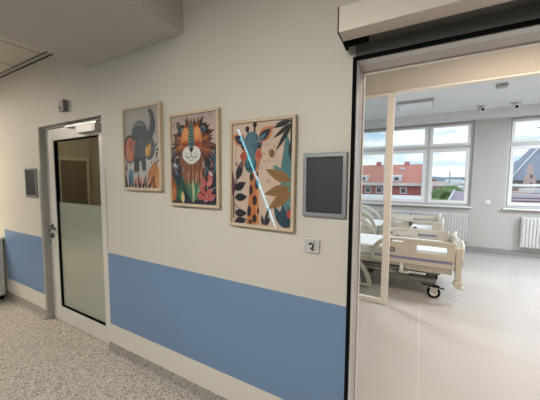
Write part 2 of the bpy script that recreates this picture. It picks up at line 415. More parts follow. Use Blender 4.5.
# ================================================================== STRUCTURE: lobby + ward
YP, YF, RC = 2.2, 5.63, 2.90
struct(MB().box(-6.5, 5.4, WT + .02, YF, -.05, 0).build('floor_ward', M_vinyl), 'pale beige grey vinyl floor of the ward')
struct(MB().box(OX0, OX1, .05, WT + .02, -.05, .0005).build('floor_threshold', M_vinyl))
struct(MB().box(.0335, .0375, .05, 2.45, .0, .0007).build('floor_seam', M_seam), 'thin pale weld seam in the ward floor')
struct(MB().box(-6.5, 5.4, WT, YF, RC, RC + .1).build('ceiling_ward', M_rceil))
mb = MB(); mb.box(-1.75, 5.3, 0, .01, 0, 0)
mb = MB()
mb.box(-1.74, -1.06, 2.14, 2.24, 0, RC - .001, M_lintel); mb.box(-1.06, -.96, WT, 2.24, 0, RC - .001, M_lintel)
mb.box(-.96, 2.3, 2.15, 2.26, 2.522, RC - .001, M_lintel); mb.box(2.2, 2.3, WT, 2.26, 0, 2.522, M_lintel); mb.box(2.3, 5.4, 2.15, 2.26, 0, RC - .001, M_lintel)
mb.box(-6.5, -1.74, 2.14, 2.24, 0, RC - .001, M_lintel); mb.box(2.2, 2.3, WT, 2.15, 2.522, RC - .001, M_lintel)
struct(mb.build('wall_partition'), 'beige partition wall and lintel between lobby and ward')
struct(MB().box(-6.6, -6.5, 2.1, YF + .3, 0, 3).build('wall_ward_left', M_rwall))
struct(MB().box(5.4, 5.5, 0, YF + .3, 0, 3).build('wall_ward_right', M_rwall))
# window wall
W1 = (-1.50, .90); W2 = (1.445, 3.845); WS, WTZ = .98, 2.725
mb = MB(); T = .30
for a, b in ((-6.5, W1[0]), (W1[1], W2[0]), (W2[1], 5.4)): mb.box(a, b, YF, YF + T, 0, RC)
for a, b in (W1, W2): mb.box(a, b, YF, YF + T, 0, WS); mb.box(a, b, YF, YF + T, WTZ + .03, RC)
struct(mb.build('wall_window', M_rwall), 'grey window wall at the far side of the ward')
struct(MB().box(-6.5, 5.4, 5.40, YF - .0005, 2.735, RC - .0005).build('ceiling_bulkhead', M_beam), 'pale bulkhead above the ward windows')
mb = MB().prism([(YF - .0005, .15), (YF - .012, .15), (YF - .014, .04), (YF - .05, .001), (YF - .0005, .001)], 'x', -6.5, 5.4)
struct(mb.build('baseboard_ward', M_skirt), 'grey coved skirting along the window wall')

def ward_window(n, x0, x1, lab):
    r = sthing('window_%d' % n, lab, ((x0 + x1) / 2, YF + .05, 0))
    h = (x1 - x0) / 2; y0, y1 = 0, .07
    mb = MB(); f = .045
    mb.box(-h, -h + f, y0, y1, WS, WTZ + .03); mb.box(h - f, h, y0, y1, WS, WTZ + .03)
    mb.box(-h + f, h - f, y0, y1, WS, WS + f); mb.box(-h + f, h - f, y0, y1, WTZ + .03 - f, WTZ + .03)
    n3 = (x1 - x0) / 3
    for k in (1, 2): mb.box(-h + n3 * k - .03, -h + n3 * k + .03, y0, y1, WS + f, WTZ + .03 - f)
    for k in range(3):
        a = -h + n3 * k + (f if k == 0 else .03); b = -h + n3 * (k + 1) - (f if k == 2 else .03)
        mb.box(a, b, y0, y1, 2.195, 2.255)
    mb.build('window_frame', M_upvc, r, .003)
    for k in range(3):
        a = -h + n3 * k + (f if k == 0 else .03) + .003; b = -h + n3 * (k + 1) - (f if k == 2 else .03) - .003
        for (z0, z1, low) in ((WS + f + .003, 2.192, True), (2.258, WTZ + .03 - f - .003, False)):
            sw = .062 if low else .05
            mb = MB(); mb.box(a, a + sw, -.012, .055, z0, z1); mb.box(b - sw, b, -.012, .055, z0, z1)
            mb.box(a + sw, b - sw, -.012, .055, z0, z0 + sw); mb.box(a + sw, b - sw, -.012, .055, z1 - sw, z1)
            s = mb.build('sash', M_upvc_w, r, .004)
            MB().box(a + sw, b - sw, .02, .03, z0 + sw, z1 - sw).build('glass_pane', M_glass, s)
            if low:
                hn = MB(); hx = b - sw / 2; hn.box(hx - .012, hx + .012, -.02, -.0125, 1.50, 1.58); hn.box(hx - .01, hx + .01, -.045, -.02, 1.53, 1.55); hn.box(hx - .011, hx + .011, -.052, -.04, 1.43, 1.55)
                hn.build('window_handle', M_upvc_w, s, .003)
    MB().box(-h + .002, h - .002, .075, .10, 1.405, 1.455).build('safety_bar', M_upvc_w, r, .004)
    # blind cassette with a slack cord at the top
    MB().box(-h + .05, h - .05, -.035, -.013, 2.665, 2.705).build('blind_cassette', M_upvc, r, .006)
    MB().box(-h - .03, h + .03, -.12, -.0005, WS - .028, WS - .001).build('window_sill', M_upvc_w, r, .004)
    return r
ward_window(1, *W1, 'three-light window behind the beds, looking onto the red tiled house')
ward_window(2, *W2, 'three-light window right of the bare wall pier, looking onto slate roofs')

# glazed sidelight of the partition
sl = sthing('window_3', 'tall cream framed glass sidelight beside the ward entrance', (0, 2.2, 0))
mb = MB()
mb.box(-.385, -.308, -.03, .03, 0, 2.521); mb.box(-.96, -.905, -.03, .03, 0, 2.521)
mb.box(-.905, -.385, -.03, .03, 0, .055); mb.box(-.905, -.385, -.03, .03, 2.485, 2.521)
mb.build('frame', M_frame_cream, sl, .003)
MB().box(-.905, -.385, -.005, .003, .055, 2.485).build('glass_pane', M_glass_p, sl)
MB().box(-.308, 2.2, -.045, .055, 2.500, 2.5215).build('head_strip', M_frame_cream, sl, .002)

# ================================================================== OUTSIDE
M_rt = mat('orange_red_roof_tiles', (.60, .25, .19), .8, var=.25, vs=4, bump=.4, bs=8)
M_brick = mat('red_brick', (.56, .19, .17), .85, var=.25, vs=3)
M_ow = mat('white_outside_trim', (.75, .77, .78), .7)
M_purple = mat('mauve_roof_tiles', (.42, .34, .41), .7, var=.25, vs=6)
M_slate = mat('blue_slate', (.28, .32, .40), .6, var=.22, vs=3)
M_pink = mat('pink_sandstone', (.66, .48, .44), .8, var=.12, vs=4)
M_leafm = mat('tree_foliage', (.17, .28, .11), .9, var=.5, vs=1.5)
M_bark = mat('tree_bark', (.12, .08, .05), .9)
M_pale = mat('pale_render', (.66, .67, .64), .8, var=.08)
M_winD = mat('dark_outside_glass', (.10, .12, .14), .2)
M_ground = mat('town_ground', (.30, .32, .27), .95, var=.4, vs=.05)
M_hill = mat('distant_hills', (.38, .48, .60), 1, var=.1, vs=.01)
M_mbrown = mat('brown_red_tiles', (.22, .11, .10), .8, var=.2)
GZ = -10
struct(MB().box(-500, 900, 6.5, 1400, GZ - .5, GZ).build('ground', M_ground), 'town ground far below the windows')
mb = MB(); pts = []
for k in range(60):
    x = -500 + 1500 * k / 59; pts.append((x, GZ + 26 + 14 * noise.noise((x * .004, 2.1, 0)) + 5 * noise.noise((x * .02, 5.1, 0))))
mb.prism(pts + [(1000, GZ), (-500, GZ)], 'y', 1000, 1300)
struct(mb.build('hills', M_hill), 'blue hills on the horizon')

# red tiled house seen through the first window
hs = thing('brick_house', 'long red brick house with orange tiled roof and white dormers', 'house', (0, 30, GZ))
H0 = 10   # local z = world z + 10
MB().box(-22, -.05, .6, 9, 0, 11.35).build('wall', M_brick, hs)
MB().prism([(0, 11.2), (4.8, 13.45), (9.6, 11.2)], 'x', -22, -.01).build('roof', M_rt, hs)
MB().box(-22, .2, -.1, .55, 11.0, 11.2).build('gutter', M_ow, hs)
mb = MB().prism([(-.1, 11.15), (4.8, 13.42), (9.7, 11.15), (9.7, 11.4), (4.8, 13.7), (-.1, 11.4)], 'x', .0, .2); mb.build('gable_verge', M_ow, hs)
for x in (-5.2, -4.05, -1.66, -8.3, -10.6):
    f = MB().box(x - .34, x + .34, .48, .59, 10.15, 10.85).build('window', M_ow, hs)
    MB().box(x - .2, x + .2, .46, .479, 10.27, 10.72).build('pane', M_winD, f)
for x in (-5.75, -2.35, -9.6):
    f = MB().prism([(.5, 11.45), (.5, 12.0), (2.0, 12.15), (1.3, 11.7)], 'x', x - .5, x + .5).build('dormer', M_ow, hs)
    MB().box(x - .2, x + .2, .47, .4999, 11.55, 11.9).build('pane', M_winD, f)
for x, h in ((-4.7, 13.8), (-1.6, 13.75), (-9, 13.8)):
    MB().box(x - .25, x + .25, 4.5, 5.1, 12.9, h).build('chimney', M_brick, hs)
MB().box(-2.2, -1.7, 3.0, 3.3, 12.3, 13.0, M_ow).box(-2.25, -1.65, 2.95, 2.99, 12.45, 12.55, M_brick).box(-2.25, -1.65, 2.95, 2.99, 12.7, 12.8, M_brick).build('roof_ladder', None, hs)
an = thing('flat_roof_annex', 'low annex with a bright flat roof in front of the red house', 'building', (-8, 20, GZ))
MB().box(-14, 7.7, -3, 3, 0, 10.1).build('wall', M_pale, an); MB().box(-14.2, 8.2, -3.2, 3.2, 10.1, 10.35).build('flat_roof', M_ow, an)

def gable_house(name, label, cat, x, y, w_, d_, hw, hr, mw, mr, group=None, rz=0, base=GZ):
    t = thing(name, label, cat, (x, y, base), rz, group)
    MB().box(-w_ / 2, w_ / 2, -d_ / 2, d_ / 2, 0, hw).build('wall', mw, t)
    MB().prism([(-d_ / 2 - .3, hw - .1), (0, hw + hr), (d_ / 2 + .3, hw - .1)], 'x', -w_ / 2 - .3, w_ / 2 + .3).build('roof', mr, t)
    return t
# town beyond
gable_house('town_house', 'brown-red roofed house among the trees', 'house', 4.35, 90, 2.4, 5, 8.4, 1.7, M_pale, M_mbrown)
rnd = random.Random(3); spots = []
while len(spots) < 40:
    y = rnd.uniform(125, 430); x = rnd.uniform(-.02, .26) * y + 2
    if all(math.hypot(x - a, y - b) > 21 for a, b in spots) and abs(x - 17.2) > 9.5: spots.append((x, y))
    elif rnd.random() < .002: break
for x, y in spots:
    gable_house('distant_house', 'pale house in the town towards the horizon', 'house', x, y, rnd.uniform(7, 14), rnd.uniform(7, 11), rnd.uniform(6.5, 11), rnd.uniform(1.5, 3.5), M_pale, rnd.choice((M_mbrown, M_pale, M_ow, M_pink)), 'pale houses towards the horizon', rnd.uniform(-.5, .5))
tag(MB().cyl((17.2, 230, GZ), (17.2, 230, 8.4), .6, .4, M_hill, 12).build('factory_chimney'), 'tall thin chimney stack rising on the horizon', 'chimney')

def tree(x, y, h, r, label):
    t = thing('tree', label, 'tree', (x, y, GZ), 0, 'trees outside the window')
    MB().cyl((0, 0, 0), (0, 0, h - r), .25, .12, M_bark, 8).build('trunk', None, t)
    b = bmesh.new(); rr = random.Random(int(x * 97 + y * 13))
    for k in range(9):
        c = Vector((rr.uniform(-1, 1), rr.uniform(-1, 1), rr.uniform(-.7, .7))) * r * .55
        bmesh.ops.create_icosphere(b, subdivisions=3, radius=r * rr.uniform(.4, .62), matrix=Matrix.Translation(c + Vector((0, 0, h - r))))
    for v in b.verts: v.co += v.co.normalized() * 0 + Vector(noise.noise_vector(v.co * 2.2)) * r * .22
    me = bpy.data.meshes.new('foliage'); b.to_mesh(me); b.free(); me.materials.append(M_leafm)
    o = bpy.data.objects.new('foliage', me); COL.objects.link(o); o.parent = t
for (x, y, h, r) in ((1.9, 29, 10.2, 1.2), (3.75, 42, 10.9, 1.6), (6.6, 44, 11.2, 2.0), (3.1, 54, 10.6, 1.6), (8.8, 60, 10.6, 2.6), (6.6, 75, 10.9, 2.6), (7.4, 95, 10.8, 2.2), (14, 88, 11, 3.0), (3.3, 33, 8.4, 1.6)):
    tree(x, y, h, r, 'leafy green tree seen below the horizon through the window')
# mauve tiled roof near, below window 1 right light
gr = thing('near_mauve_roof', 'mauve tiled roof with white verge low in the first window', 'roof', (0, 0, GZ))
MB().poly([(.95, 12, 10.5), (2.35, 12, 10.5), (2.35, 15.5, 11.0), (1.50, 15.5, 11.0)]).build('roof_slope', M_purple, gr)
MB().tube([(.92, 11.97, 10.53), (1.48, 15.5, 11.04)], .05, M_ow).build('verge', None, gr)
MB().prism([(1.0, 0), (1.0, 10.48), (2.35, 10.48), (2.35, 0)], 'y', 12.05, 15.4).build('wall', M_pale, gr)
# right window: mauve roof, slate roof, pink gable
rr_ = thing('wide_mauve_roof', 'wide mauve tiled roof across the bottom of the right window', 'roof', (0, 0, GZ))
MB().poly([(2.5, 11.5, 10.6), (12, 11.5, 10.6), (12, 14.5, 10.9), (2.5, 14.5, 10.9)]).build('roof_slope', M_purple, rr_)
MB().box(2.5, 12, 14.45, 14.6, 10.88, 10.97).build('ridge', M_ow, rr_)
MB().box(2.6, 12, 11.6, 14.4, 0, 10.5).build('wall', M_pale, rr_)
for k in range(3): MB().box(2.5, 12, 11.9 + k * .8, 11.96 + k * .8, 10.64 + k * .08, 10.68 + k * .08).build('tile_course', M_mbrown, rr_)
an2 = thing('white_flat_roof', 'white flat roofed block behind the wide mauve roof', 'building', (0, 0, GZ))
MB().box(4.7, 16, 18.5, 21, 0, 10.9).build('wall', M_pink, an2); MB().box(5.3, 16, 18.3, 21.1, 10.9, 11.1).build('flat_roof', M_ow, an2)
sr = thing('slate_roof_house', 'large blue slate roofed house with pink stone gable', 'house', (0, 25, GZ))
MB().box(5.6, 24, .5, 7, 0, 11.5).build('wall', M_pink, sr)
MB().poly([(5.3, 0, 11.6), (24, 0, 11.6), (24, 4, 14.9), (8.2, 4, 14.9), (6.6, 2, 13.25)]).build('roof', M_slate, sr)
MB().poly([(5.3, 0, 11.6), (6.6, 2, 13.25), (8.2, 4, 14.9), (8.2, 8, 12.0), (5.3, 8, 11.6)]).build('roof_hip', M_slate, sr)
MB().tube([(5.8, -.05, 11.8), (6.6, 1.1, 12.75), (8.0, 3, 14.25)], .05, M_ow).build('roof_ladder', None, sr)
MB().box(5.3, 24, -.15, 0, 11.45, 11.6).build('eave', M_winD, sr)
MB().prism([(6.30, 10.5), (6.40, 11.5), (6.52, 12.0), (6.64, 12.75), (6.76, 12.0), (6.90, 11.5), (7.0, 10.5)], 'y', -.9, -.2).build('pink_gable', M_pink, sr)
for z in (11.2, 11.75): MB().box(6.59, 6.69, -.95, -.905, z, z + .22).build('gable_window', M_winD, sr)
for x in (8.3, 8.9):
    MB().tube([(x, 4, 14.9), (x, 4, 16.2)], .035, M_winD).tube([(x - .25, 4, 15.9), (x + .25, 4, 15.9)], .03, M_winD).build('antenna', None, sr)

# ================================================================== RADIATORS
def radiator(x0, x1, label):
    t = thing('radiator', label, 'radiator', ((x0 + x1) / 2, YF - .10, 0), 0, None); h = (x1 - x0) / 2
    mb = MB(); mb.box(-h, h, .015, .035, .24, .82)
    n = int((x1 - x0) / .05)
    for k in range(n):
        a = -h + .01 + (2 * h - .02) * k / n; mb.box(a + .008, a + (2 * h) / n - .012, .0, .015, .26, .80)
    mb.build('front_panel', M_rad, t, .003)
    MB().box(-h, h, .036, .085, .81, .825).build('top_grille', M_rad, t, .002)
    MB().box(h - .005, h + .003, .0, .085, .24, .82).build('side_cover', M_rad, t); MB().box(-h - .003, -h + .005, 0, .085, .24, .82).build('side_cover', M_rad, t)
    MB().box(-h + .2, -h + .24, .085, .0995, .3, .75).build('wall_bracket', M_rad, t); MB().box(h - .24, h - .2, .085, .0995, .3, .75).build('wall_bracket', M_rad, t)
    return t
radiator(-1.30, .885, 'long white ribbed radiator behind the beds under the first window')
radiator(1.705, 3.6, 'white ribbed radiator at the right edge under the second window')

# ================================================================== HOSPITAL BEDS
def arc(cx, cz, r, a0, a1, n=8, rz=None):
    rz = rz or r
    return [(cx + r * math.cos(math.radians(a0 + (a1 - a0) * k / n)), cz + rz * math.sin(math.radians(a0 + (a1 - a0) * k / n))) for k in range(n + 1)]

def make_bed(x, y, label, lift=0, lowered_rail=True):
    t = thing('hospital_bed', label, 'hospital bed', (x, y, 0), 0, 'hospital beds in the ward')
    L = lift
    # undercarriage
    mb = MB()
    mb.box(-1.0, .86, -.34, -.29, .165, .245); mb.box(-1.0, .86, .29, .34, .165, .245)
    for a in (-1.0, -.3, .35, .80): mb.box(a, a + .06, -.29, .29, .175, .225)
    mb.box(.55, .84, -.36, -.20, .19, .235)
    mb.build('base_frame', M_bed_g, t, .006)
    for cx in (-.62, .42):
        mb = MB(); mb.box(cx - .11, cx + .11, -.12, .12, .226, .30 + L, M_bed_lg); mb.box(cx - .09, cx + .09, -.10, .10, .30 + L, .40 + L, M_bed_g)
        mb.build('lifting_column', None, t, .006)
    mb = MB(); mb.box(-.2, .25, -.30, -.18, .27 + L, .38 + L, M_bed_lg); mb.box(.44, .52, -.38, -.31, .27 + L, .40 + L, M_bed_w)
    mb.tube([(-.3, -.33, .30 + L), (.0, -.35, .28 + L), (.40, -.35, .27 + L)], .022, M_bed_lg); mb.box(-.05, .9, -.38, -.34, .31 + L, .345 + L, M_bed_g)
    mb.box(.60, .64, -.38, -.33, .28 + L, .40 + L, M_bed_w); mb.box(.0, .1, -.36, -.2, .2, .27 + L, M_black)
    mb.build('actuator_housing', None, t, .005)
    # casters
    for (cx, cy) in ((.84, -.35), (.84, .33), (-.95, -.33), (-.95, .33), (-.03, .22)):
        R_ = .075 if cx != -.03 else .055
        c = MB(); c.prism([(cx - .028, R_), (cx - .05, .14), (cx + .01, .164), (cx + .05, .14), (cx + .028, R_ - .02)], 'y', cy - .034, cy - .027).prism([(cx - .028, R_), (cx - .05, .14), (cx + .01, .164), (cx + .05, .14), (cx + .028, R_ - .02)], 'y', cy + .027, cy + .034)
        c.box(cx - .04, cx + .04, cy - .034, cy + .034, .152, .1645)
        c = c.build('caster', M_wheel, t, .003)
        wh = MB().cyl((cx, cy - .022, R_), (cx, cy + .022, R_), R_, m=M_black, seg=24); wh.cyl((cx, cy - .024, R_), (cx, cy + .024, R_), R_ * .62, m=M_bed_w, seg=20); wh.build('wheel', None, c)
    MB().tube([(.70, -.37, .165), (.86, -.385, .160), (.93, -.39, .150), (.95, -.39, .145)], .010, M_black).box(.82, .90, -.395, -.36, .150, .172, M_black).build('brake_pedal', None, t)
    # deck + mattress
    mb = MB(); mb.box(-1.05, 1.02, -.42, .42, .40 + L, .455 + L); mb.box(-1.05, 1.02, -.435, -.42, .385 + L, .47 + L); mb.box(-1.05, 1.02, .42, .435, .385 + L, .47 + L); mb.box(.50, 1.02, -.425, -.40, .345 + L, .41 + L); mb.box(.50, 1.02, .40, .425, .345 + L, .41 + L)
    mb.build('mattress_deck', M_bed, t, .006)
    mb = MB(); mb.box(-1.04, 1.0, -.40, .40, .456 + L, .615 + L); o = mb.build('mattress', M_sheet, t, .035)
    # side rails: foot half with a long opening, head half with curved slots
    foot_out = [(.08, .43 + L), (1.04, .43 + L), (1.04, .757 + L)] + [(.34, .757 + L)] + arc(.34, .50 + L, .27, 90, 178, 10, .257)[1:]
    h1 = rrect(.63, .955, .598 + L, .686 + L, .015); h2 = rrect(.63, .955, .6 + L, .66 + L, .015)
    h3 = [(.14, .60 + L)] + arc(.34, .50 + L, .205, 150, 108, 5, .205) + [(.27, .655 + L), (.22, .60 + L)]
    h4 = rrect(.34, .47, .706 + L, .722 + L, .007)
    for s in (-1, 1):
        yy = s * .455
        r = panel('side_rail', foot_out, [h1, h3, h4], .032, M_bed, t, .006, Matrix.Translation((0, yy, 0)))
        MB().box(.12, 1.015, yy - .019, yy + .019, .488 + L, .522 + L).build('blue_stripe', M_bed_b, r)
        MB().box(.30, 1.03, yy - .021, yy + .021, .722 + L, .757 + L).build('hand_grip', M_bed, r, .006)
        MB().torus((.345, yy - .022, .600 + L), .026, .006, 'y', M_dark).build('grip_ring', None, r)
        MB().box(.44, .48, yy - .012, yy + .012, .33 + L, .435 + L).build('hinge_arm', M_bed_w, r, .004)
    # head half
    def headrail(dz, yy, nm='side_rail'):
        out = [(-1.02, .46)] + [(-1.02, .80)] + arc(-.88, .80, .14, 180, 90, 5)[1:] + arc(-.52, .46, .50, 88, 0, 14, .47)
        k1 = [(-.90, .60), (-.90, .80)] + arc(-.52, .46, .44, 90, 5, 12, .41) + arc(-.52, .46, .36, 5, 90, 12, .34) + [(-.80, .74), (-.80, .60)]
        k2 = [(-.72, .55), (-.72, .66)] + arc(-.52, .46, .30, 85, 8, 8, .27) + arc(-.52, .46, .22, 8, 85, 8, .20) + [(-.64, .58)]
        k3 = rrect(-.60, -.36, .50, .53, .012)
        hp = [[(px + .12 if dz < -.1 else px + .06, pz + dz) for px, pz in q] for q in (out, k1, k2, k3)]
        return panel(nm, hp[0], hp[1:], .03, M_bed, t, .006, Matrix.Translation((0, yy, 0)))
    headrail(L, .472)
    headrail(-.42 if lowered_rail else L, -.472)
    if lowered_rail:
        for a in (-.60, -.20): MB().box(a, a + .04, -.45, -.38, .30, .44).build('hinge_arm', M_bed_w, t, .004)
    # boards
    F = L + (.05 if not lowered_rail else 0)
    fb = panel('footboard', [(-.45, .30 + F), (.45, .30 + F), (.45, .66 + F)] + arc(.36, .66 + F, .09, 0, 90, 5)[1:] + arc(-.36, .66 + F, .09, 90, 180, 5), [rrect(-.2, .2, .66 + F, .70 + F, .018)], .036, M_bed, t, .008,
               Matrix.Translation((1.09, 0, 0)) @ Matrix.Rotation(PI / 2, 4, 'Z'))
    for s in (-1, 1):
        MB().tube([(1.10, s * .26, .748 + F), (1.112, s * .36, .765 + F), (1.118, s * .43, .745 + F), (1.118, s * .465, .69 + F), (1.115, s * .472, .60 + F), (1.11, s * .465, .50 + F)], .013, M_bed_w).build('corner_handle', None, fb)
        MB().prism([(1.04, .30 + F), (1.12, .30 + F), (1.115, .235 + F), (1.145, .225 + F), (1.145, .21 + F), (1.05, .21 + F), (1.045, .235 + F), (1.025, .25 + F)], 'y', s * .47 - .035, s * .47 + .035).build('corner_bumper', M_bed, fb, .006)
        MB().box(1.045, 1.11, s * .45 - .03, s * .45 + .03, .29 + F, .70 + F).build('corner_post', M_bed, fb, .006)
    hb = panel('headboard', [(-.45, .32 + L), (.45, .32 + L), (.45, .88 + L)] + arc(.33, .88 + L, .12, 0, 90, 5)[1:] + arc(-.33, .88 + L, .12, 90, 180, 5), [rrect(-.22, .22, .86 + L, .93 + L, .03)], .036, M_bed, t, .008,
               Matrix.Translation((-1.09, 0, 0)) @ Matrix.Rotation(PI / 2, 4, 'Z'))
    for cx in (-1.04, 1.04):
        MB().box(cx - .035, cx + .035, -.30, .30, .41 + L, .45 + L).build('board_socket', M_bed_g, t, .003)
    MB().box(.56, .61, .47, .50, .70 + L, .78 + L, M_dark).box(.565, .605, .468, .47, .72 + L, .76 + L, M_bed_lg).build('hand_control', None, t, .003)
    if not lowered_rail:
        MB().box(.585, .64, -.485, -.472, .66 + L, .73 + L, M_dark).build('control_panel', None, t, .003)
        MB().box(.62, .67, .44, .452, .675 + L, .73 + L, M_dark).build('control_panel', None, t, .003)
    return t
make_bed(-.65, 3.055, 'cream hospital bed nearest the doorway, one head rail folded down', 0, True)
make_bed(-.76, 4.72, 'second cream hospital bed, between the nearer bed and the radiator', .03, False)

# ================================================================== WARD CEILING AND WALL FITTINGS
cl = thing('ceiling_light', 'square surface mounted ceiling light above the beds, switched off', 'ceiling light', (-.16, 4.36, RC))
MB().box(-.28, .28, -.24, .24, -.05, -.001).build('housing', mat('lamp_housing_grey', (.40, .40, .39), .5), cl, .002)
MB().box(-.265, .265, -.225, .225, -.054, -.0505).build('diffuser', mat('opal_diffuser', (.72, .75, .77), .4), cl)
for (x, y, a, lab) in ((.90, 5.08, .5, 'left of the two white ceiling spot cameras near the windows'), (1.40, 5.12, .2, 'right of the two white ceiling spot cameras near the windows')):
    t = thing('ceiling_camera', lab, 'camera', (x, y, RC), a)
    MB().box(-.07, .07, -.035, .035, -.018, -.001).build('mount', mat('camera_mount_grey', (.45, .45, .45), .5), t, .003)
    MB().cyl((0, 0, -.018), (0, -.01, -.06), .018, m=M_whitem).cyl((0, .03, -.05), (0, -.05, -.085), .032, .036, M_whitem).build('body', None, t)
    MB().cyl((0, -.048, -.083), (0, -.060, -.089), .026, .020, M_black).build('lens', None, t)
t = thing('smoke_detector', 'small grey box detector on the ward ceiling near the lintel', 'detector', (.955, 3.83, RC))
MB().box(-.062, .062, -.05, .05, -.05, -.001).build('housing', mat('detector_grey', (.38, .38, .37), .5), t, .003); MB().box(-.03, .03, -.0515, -.0502, -.03, -.02).build('vent', M_dark, t)
t = thing('wall_socket', 'white socket on the grey pier between the ward windows', 'socket', (1.18, YF, 1.09))
MB().box(-.04, .04, -.012, -.0005, -.04, .04).build('plate', M_upvc_w, t, .003); MB().box(-.022, .022, -.015, -.0125, -.022, .022).build('insert', M_rad, t, .002)

# ================================================================== CORRIDOR FITTINGS
def notice(x0, x1, z0, z1, label):
    q = (CAM_D - .014) / CAM_D; x0, x1, z0, z1 = x0 * q, x1 * q, 1.5 + (z0 - 1.5) * q, 1.5 + (z1 - 1.5) * q
    cx, cz = (x0 + x1) / 2, (z0 + z1) / 2; w2, h2 = (x1 - x0) / 2, (z1 - z0) / 2
    t = thing('notice_frame', label, 'notice frame', (cx, 0, cz), 0, None)
    fw_ = .022
    panel('snap_frame', rrect(-w2, w2, -h2, h2, .008), [rrect(-w2 + fw_, w2 - fw_, -h2 + fw_, h2 - fw_, .002)], .013, M_snap, t, .004, Matrix.Translation((0, -.008, 0)))
    MB().box(-w2 + .012, w2 - .012, -.005, -.0008, -h2 + .012, h2 - .012).build('dark_sheet', M_char, t)
notice(-.537, -.311, 1.315, 1.637, 'silver framed dark notice board between giraffe picture and doorway')
notice(-3.815, -3.55, 1.300, 1.612, 'narrow silver framed dark notice board left of the glazed door')

t = thing('key_switch', 'square white wall plate with key switch under the right notice frame', 'switch', (-.478, 0, 1.167))
MB().box(-.041, .041, -.010, -.0005, -.038, .038).build('plate', mat('pale_grey_plastic', (.52, .51, .49), .4), t, .004)
kn = MB().cyl((0, -.010, -.004), (0, -.013, -.004), .019, m=M_rad, seg=24).build('key_bezel', None, t)
MB().torus((-.001, -.018, .003), .011, .0034, 'y', M_black, math.radians(-60), math.radians(160), 12).tube([(.004, -.018, -.007), (-.004, -.018, -.014), (.012, -.018, -.016)], .003, M_black).build('key_symbol', None, t)
MB().box(.010, .012, -.0112, -.0102, .012, .03).box(.016, .018, -.0112, -.0102, .012, .03).build('print_marks', M_dark, t)

t = thing('motion_sensor', 'small grey motion sensor on the wall above the glazed door', 'sensor', (-2.88, 0, 2.162))
MB().box(-.05, .032, -.035, -.0005, -.048, .05).build('body', mat('grey_lilac_plastic', (.30, .275, .28), .5), t, .006)
MB().box(.033, .05, -.038, -.0005, -.05, .05).build('side_cover', mat('sensor_dark_side', (.17, .155, .155), .5), t, .004)  # right side of the sensor box in a darker tone
MB().ball((-.012, -.034, -.02), .018, M_dark, (1, .4, 1)).build('lens', None, t)

# white cabinet at the far left
t = thing('side_cabinet', 'white cabinet on black castors at the left edge of the corridor', 'cabinet', (-5.0, -.22, 0))
M_cab = mat('cabinet_white_laminate', (.58, .56, .53), .45)
MB().box(-.52, .515, -.20, .20, .06, .755).build('body', M_cab, t, .003)
MB().box(-.53, .53, -.21, .21, .7555, .785).build('top', M_frame_cream, t, .003)
for k in (-1, 0):
    d = MB().box(-.51 + (k + 1) * .515, -.005 + (k + 1) * .515 - .005, -.216, -.2005, .075, .74).build('door', M_cab, t, .002)
    MB().box(-.04 + (k + 1) * .08 - .01, -.03 + (k + 1) * .08 - .01, -.235, -.2165, .40, .52).build('handle', M_steel, d)
for (cx, cy) in ((.47, -.16), (.47, .17), (-.47, -.16), (-.47, .17)):
    c = MB().box(cx - .02, cx + .02, cy - .02, cy + .02, .045, .06, M_dark); c.cyl((cx - .012, cy, .024), (cx + .012, cy, .024), .024, m=M_black); c.build('castor', None, t)
MB().cyl((.515, -.15, .13), (.522, -.15, .13), .018, m=M_black).build('screw_cap', None, t)

# unseen glowing tube added so its mirror image streaks the giraffe picture's glass
t = thing('reflection_tube', 'unseen lit tube added for the streak mirrored in the giraffe glass', 'lamp', (0, 0, 0))
a = Vector((-2.78, -2.62, 2.36)); b = Vector((-2.03, -2.62, .70))
M_tube = mat('cool_white_tube', (.8, .9, 1), .4, emit=(.25, .78, 1, 1), es=13)
MB().cyl(a, b, .018, m=M_tube, seg=12).build('light_tube', None, t)
dv = (b - a).normalized()
MB().cyl(a - dv * .05, a, .016, m=M_alu).build('end_cap', None, t); e2 = b + dv * (.70 / -dv.z - .005)
MB().cyl(b, e2, .012, m=M_alu).build('stand_pole', None, t)

# unseen ceiling fittings around the lights; those in the ward are added
M_lit = mat('lit_diffuser', (.8, .8, .78), .5, emit=(1, .93, .83, 1), es=2.0)
for k, (x, y, z, sx, sy, p, c) in enumerate(LAMPS):
    t = thing('ceiling_panel_lamp', 'unseen lit panel lamp placed on the ceiling to light the rooms', 'ceiling light', (x, y, z), 0, 'lit ceiling panel lamps')
    mb = MB(); mb.box(-sx / 2, sx / 2, -sy / 2, -sy / 2 + .02, -.06, -.001); mb.box(-sx / 2, sx / 2, sy / 2 - .02, sy / 2, -.06, -.001); mb.box(-sx / 2, -sx / 2 + .02, -sy / 2 + .02, sy / 2 - .02, -.06, -.001); mb.box(sx / 2 - .02, sx / 2, -sy / 2 + .02, sy / 2 - .02, -.06, -.001)
    mb.build('housing', M_whitem, t); MB().box(-sx / 2 + .02, sx / 2 - .02, -sy / 2 + .02, sy / 2 - .02, -.058, -.05).build('diffuser', M_lit, t)

